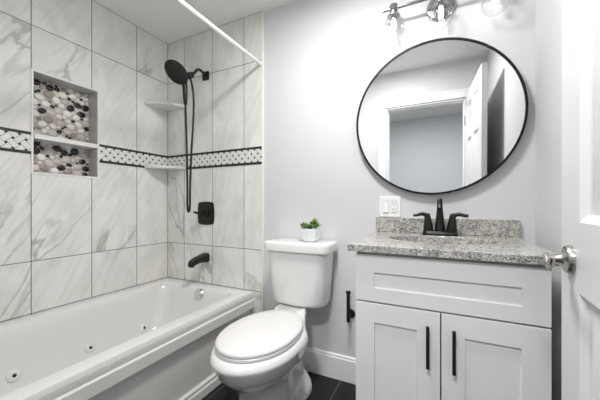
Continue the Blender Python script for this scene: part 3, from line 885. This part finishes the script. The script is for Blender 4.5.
# ------------------------------------------------------------------ faucet
FX, FY, FZ = 0.0, 1.605, KZ1
fa = thing('faucet', 'dark bronze two-handle faucet standing at the back of the granite countertop', 'faucet', (FX, FY, FZ))
bm = bmesh.new()
loft(bm, [[Vector((p.x, p.y, z)) for p in rrect(FX, FY, a, b, min(b*0.95, 0.026), n=8)] for z, a, b in ((FZ+0.0003, 0.082, 0.028), (FZ+0.008, 0.082, 0.028), (FZ+0.020, 0.077, 0.024), (FZ+0.023, 0.073, 0.020))])
new_obj('base', bm, M['bronze'], fa, smooth=40)
bm = bmesh.new()
tube(bm, [(FX, FY+0.006, FZ+0.018), (FX, FY+0.006, FZ+0.07), (FX, FY+0.006, FZ+0.125), (FX, FY-0.004, FZ+0.160), (FX, FY-0.030, FZ+0.178), (FX, FY-0.062, FZ+0.172), (FX, FY-0.085, FZ+0.150), (FX, FY-0.095, FZ+0.135)],
     [0.026, 0.020, 0.0145, 0.013, 0.0125, 0.0125, 0.0125, 0.0125], n=20)
new_obj('spout', bm, M['bronze'], fa, smooth=60)
for s in (-1, 1):
    hx = FX + s*0.052
    bm = bmesh.new()
    lathe(bm, [(0.025, 0.0), (0.023, 0.020), (0.019, 0.045), (0.015, 0.070), (0.013, 0.082), (0.009, 0.090), (0.0, 0.092)], (hx, FY, FZ+0.020), (s*0.06, 0, 1), n=24)
    tube(bm, [(hx+s*0.003, FY, FZ+0.085), (hx+s*0.012, FY, FZ+0.101), (hx+s*0.033, FY-0.005, FZ+0.107), (hx+s*0.058, FY-0.010, FZ+0.101), (hx+s*0.072, FY-0.012, FZ+0.101)],
         [0.012, 0.0115, 0.009, 0.0085, 0.007], n=14)
    new_obj('handle', bm, M['bronze'], fa, smooth=50)
new_obj('pop_up_rod', lt([(0.003, 0), (0.003, 0.06), (0.006, 0.062), (0.006, 0.070), (0.0, 0.072)], (FX, FY+0.024, FZ+0.012), n=12), M['bronze'], fa)

# ------------------------------------------------------------------ switch and outlet plate
OX, OZ = -0.256, 1.064
op = thing('outlet_plate', 'white double wall plate with rocker switch and outlet above the backsplash', 'outlet plate', (OX, Y_BACK, OZ))
bm = bmesh.new()
loft(bm, [[Vector((OX+p.x, y, OZ+p.y)) for p in rrect(0, 0, a, b, 0.004, n=4)] for y, a, b in ((Y_BACK, 0.059, 0.0585), (Y_BACK-0.003, 0.059, 0.0585), (Y_BACK-0.006, 0.056, 0.0555))])
new_obj('cover_plate', bm, M['plastic'], op, smooth=30)
M['gap'] = mat('plate_gap', (0.30, 0.30, 0.30), 0.6)
bm = bmesh.new(); box(bm, OX-0.0395, OX-0.0055, Y_BACK-0.0066, Y_BACK-0.005, OZ-0.034, OZ+0.034, 1)
loft(bm, [[Vector((OX-0.0225+sx*0.0155, Y_BACK-d, OZ+z)) for sx, d, z in ((-1, a, -0.032), (1, a, -0.032), (1, b, 0.0), (1, a2, 0.032), (-1, a2, 0.032), (-1, b, 0.0))] for a, b, a2 in ((0.0060, 0.0060, 0.0060), (0.0115, 0.0075, 0.0085))])
new_obj('rocker_switch', bm, [M['plastic'], M['gap']], op, smooth=20)
bm = bmesh.new(); box(bm, OX+0.0055, OX+0.0395, Y_BACK-0.0066, Y_BACK-0.005, OZ-0.034, OZ+0.034, 1)
box(bm, OX+0.007, OX+0.038, Y_BACK-0.009, Y_BACK-0.006, OZ-0.032, OZ+0.032)
for zc in (-0.017, 0.017):
    for xc, hh in ((-0.0062, 0.0045), (0.0062, 0.0038)):
        box(bm, OX+0.0225+xc-0.0013, OX+0.0225+xc+0.0013, Y_BACK-0.0094, Y_BACK-0.0088, OZ+zc+0.003-hh, OZ+zc+0.003+hh, 2)
    lathe(bm, [(0.0028, 0), (0.0028, 0.0005)], (OX+0.0225, Y_BACK-0.0089, OZ+zc-0.0075), (0, -1, 0), n=10, mi=2)
new_obj('outlet', bm, [M['plastic'], M['gap'], M['dark']], op, smooth=0)

# ------------------------------------------------------------------ mirror
MX, MZ, MR = -0.036, 1.536, 0.4045
tilt = R(0.9)                                   # hangs a hair forward at the top
mi_ = thing('mirror', 'large round wall mirror with a thin black frame above the faucet', 'mirror', (MX, Y_BACK-0.016, MZ))
ax = Vector((0, -math.cos(tilt), -math.sin(tilt)))
org = Vector((MX, Y_BACK-0.034, MZ))
bm = lt([(MR-0.0065, -0.022), (MR+0.002, -0.022), (MR+0.0025, 0.000), (MR+0.002, 0.003), (MR-0.0085, 0.003), (MR-0.009, -0.004)], org, ax, n=128, cap=False)
new_obj('frame', bm, M['satin'], mi_, smooth=40)
bm = lt([(0.0, -0.001), (MR-0.0065, -0.001)], org, ax, n=128, cap=False)
lathe(bm, [(MR-0.0065, -0.001), (MR-0.0065, -0.014), (0.0, -0.014)], org, ax, n=128, cap=False)
new_obj('glass', bm, M['mirror'], mi_, smooth=20)

# ------------------------------------------------------------------ vanity light
LZ, LY = 2.140, 1.62
vlgt = thing('vanity_light', 'chrome three-bulb vanity light with clear glass shades above the round mirror', 'wall lamp', (0.005, Y_BACK, LZ))
new_obj('backplate', lt([(0.070, 0), (0.070, 0.012), (0.064, 0.020), (0.056, 0.022), (0.0, 0.022)], (0.005, Y_BACK, 2.122), (0, -1, 0), n=48), M['dchrome'], vlgt)
bm = bmesh.new(); tube(bm, [(-0.285, LY, LZ), (0.295, LY, LZ)], 0.0085, n=16, smooth=False)
tube(bm, [(0.005, Y_BACK-0.015, LZ), (0.005, LY, LZ)], 0.011, n=16, smooth=False)
new_obj('bar', bm, M['dchrome'], vlgt)
for x in (-0.225, 0.005, 0.235):
    new_obj('socket', lt([(0.0, 0.02), (0.020, 0.018), (0.024, 0.010), (0.024, -0.010), (0.019, -0.014), (0.019, -0.036), (0.034, -0.040), (0.034, -0.045), (0.014, -0.046), (0.014, -0.062), (0.0, -0.062)], (x, LY, LZ), n=28), M['dchrome'], vlgt, smooth=30)
    sh_ = new_obj('glass_shade', lt([(0.030, -0.046), (0.038, -0.056), (0.052, -0.078), (0.058, -0.104), (0.054, -0.130), (0.042, -0.149), (0.028, -0.156)], (x, LY, LZ), n=36, cap=False), M['glass'], vlgt, smooth=60)
    sh_['label'] = 'clear glass shade'
    bb = new_obj('bulb', lt([(0.0, -0.122), (0.008, -0.120), (0.0115, -0.110), (0.0115, -0.078), (0.009, -0.066), (0.0, -0.0625)], (x, LY, LZ), n=20), M['bulb'], vlgt, smooth=60)
    bb['label'] = 'glowing white bulb'

# ceiling lamp over the middle of the bathroom, and an unseen fill lamp added in the hallway
def disc_lamp(x, y, r, m, label, group=None):
    t = thing('ceiling_lamp', label, 'ceiling lamp', (x, y, Z_CEIL))
    new_obj('rim', lt([(r+0.014, 0), (r+0.014, 0.010), (r, 0.016), (r-0.002, 0.010)], (x, y, Z_CEIL), (0, 0, -1), n=40, cap=False), M['trim'], t)
    new_obj('diffuser', lt([(r, 0.008), (r*0.7, 0.013), (0, 0.015)], (x, y, Z_CEIL), (0, 0, -1), n=40, cap=False), m, t)
disc_lamp(-0.40, 0.90, 0.16, M['diffuser'], 'round white ceiling lamp over the middle of the bathroom')
disc_lamp(-0.2, -0.55, 0.15, M['hallfill'], 'unseen round fill lamp added on the hallway ceiling outside the door')

# ------------------------------------------------------------------ bathroom door, open against the right wall
DL, DT = 0.765, 0.035
door = bpy.data.objects.new('door_1', None); COL.objects.link(door)
door.location = (DX1-0.002, Y_FRONT+0.020, 0.012); door['kind'] = 'structure'
st = 0.125; mid = DL/2; ms = 0.05
pans = []
for (z0, z1) in ((0.24, 0.882), (1.030, 1.62), (1.735, 1.935)):
    pans += [(st, mid-ms, z0, z1), (mid+ms, DL-st, z0, z1)]
bm = bmesh.new(); panelled(bm, DL, 2.05, DT, pans, 0.011, 0.016, raised=(0.012, 0.030, 0.35), both=True)
# local: x along the leaf from hinge to latch, y = thickness; face y=0 looks towards the bathroom
ang = R(90 - 3.6)
Ml = Matrix.Rotation(ang, 4, 'Z') @ Matrix.Translation((0, -DT, 0))
xf(bm, Ml)
lf = new_obj('door_leaf', bm, M['door'], None, smooth=20, bevel=0.0015); lf.parent = door
def dpt(x, y, z):   # door-local point -> parent-local
    return (Matrix.Rotation(ang, 4, 'Z') @ Vector((x, y, z)))
def dv(x, y, z): return Matrix.Rotation(ang, 3, 'Z') @ Vector((x, y, z))
hxp, hzp = DL-0.075, 0.944
for sgn, y0 in ((1, 0.0), (-1, -DT)):
    bm = bmesh.new()
    lathe(bm, [(0.032, 0), (0.032, 0.006), (0.029, 0.011), (0.015, 0.013), (0.0095, 0.020), (0.0095, 0.040), (0.0, 0.042)], dpt(hxp, y0, hzp), dv(0, sgn, 0), n=36)
    pts = [dpt(hxp+0.004, y0+sgn*0.038, hzp), dpt(hxp-0.022, y0+sgn*0.045, hzp+0.005), dpt(hxp-0.050, y0+sgn*0.048, hzp-0.007), dpt(hxp-0.076, y0+sgn*0.050, hzp+0.002), dpt(hxp-0.092, y0+sgn*0.051, hzp+0.016)]
    tube(bm, pts, [0.0100, 0.0100, 0.0085, 0.0065, 0.0040], n=16)
    h = new_obj('door_handle', bm, M['nickel'], None, smooth=50); h.parent = door
    h['label'] = 'satin nickel lever handle'
bm = bmesh.new()
for z in (0.22, 1.02, 1.82):
    lathe(bm, [(0.006, 0), (0.006, 0.09)], (-0.002, 0.006, z-0.045), (0, 0, 1), n=12)
h = new_obj('hinge', bm, M['nickel'], None); h.parent = door
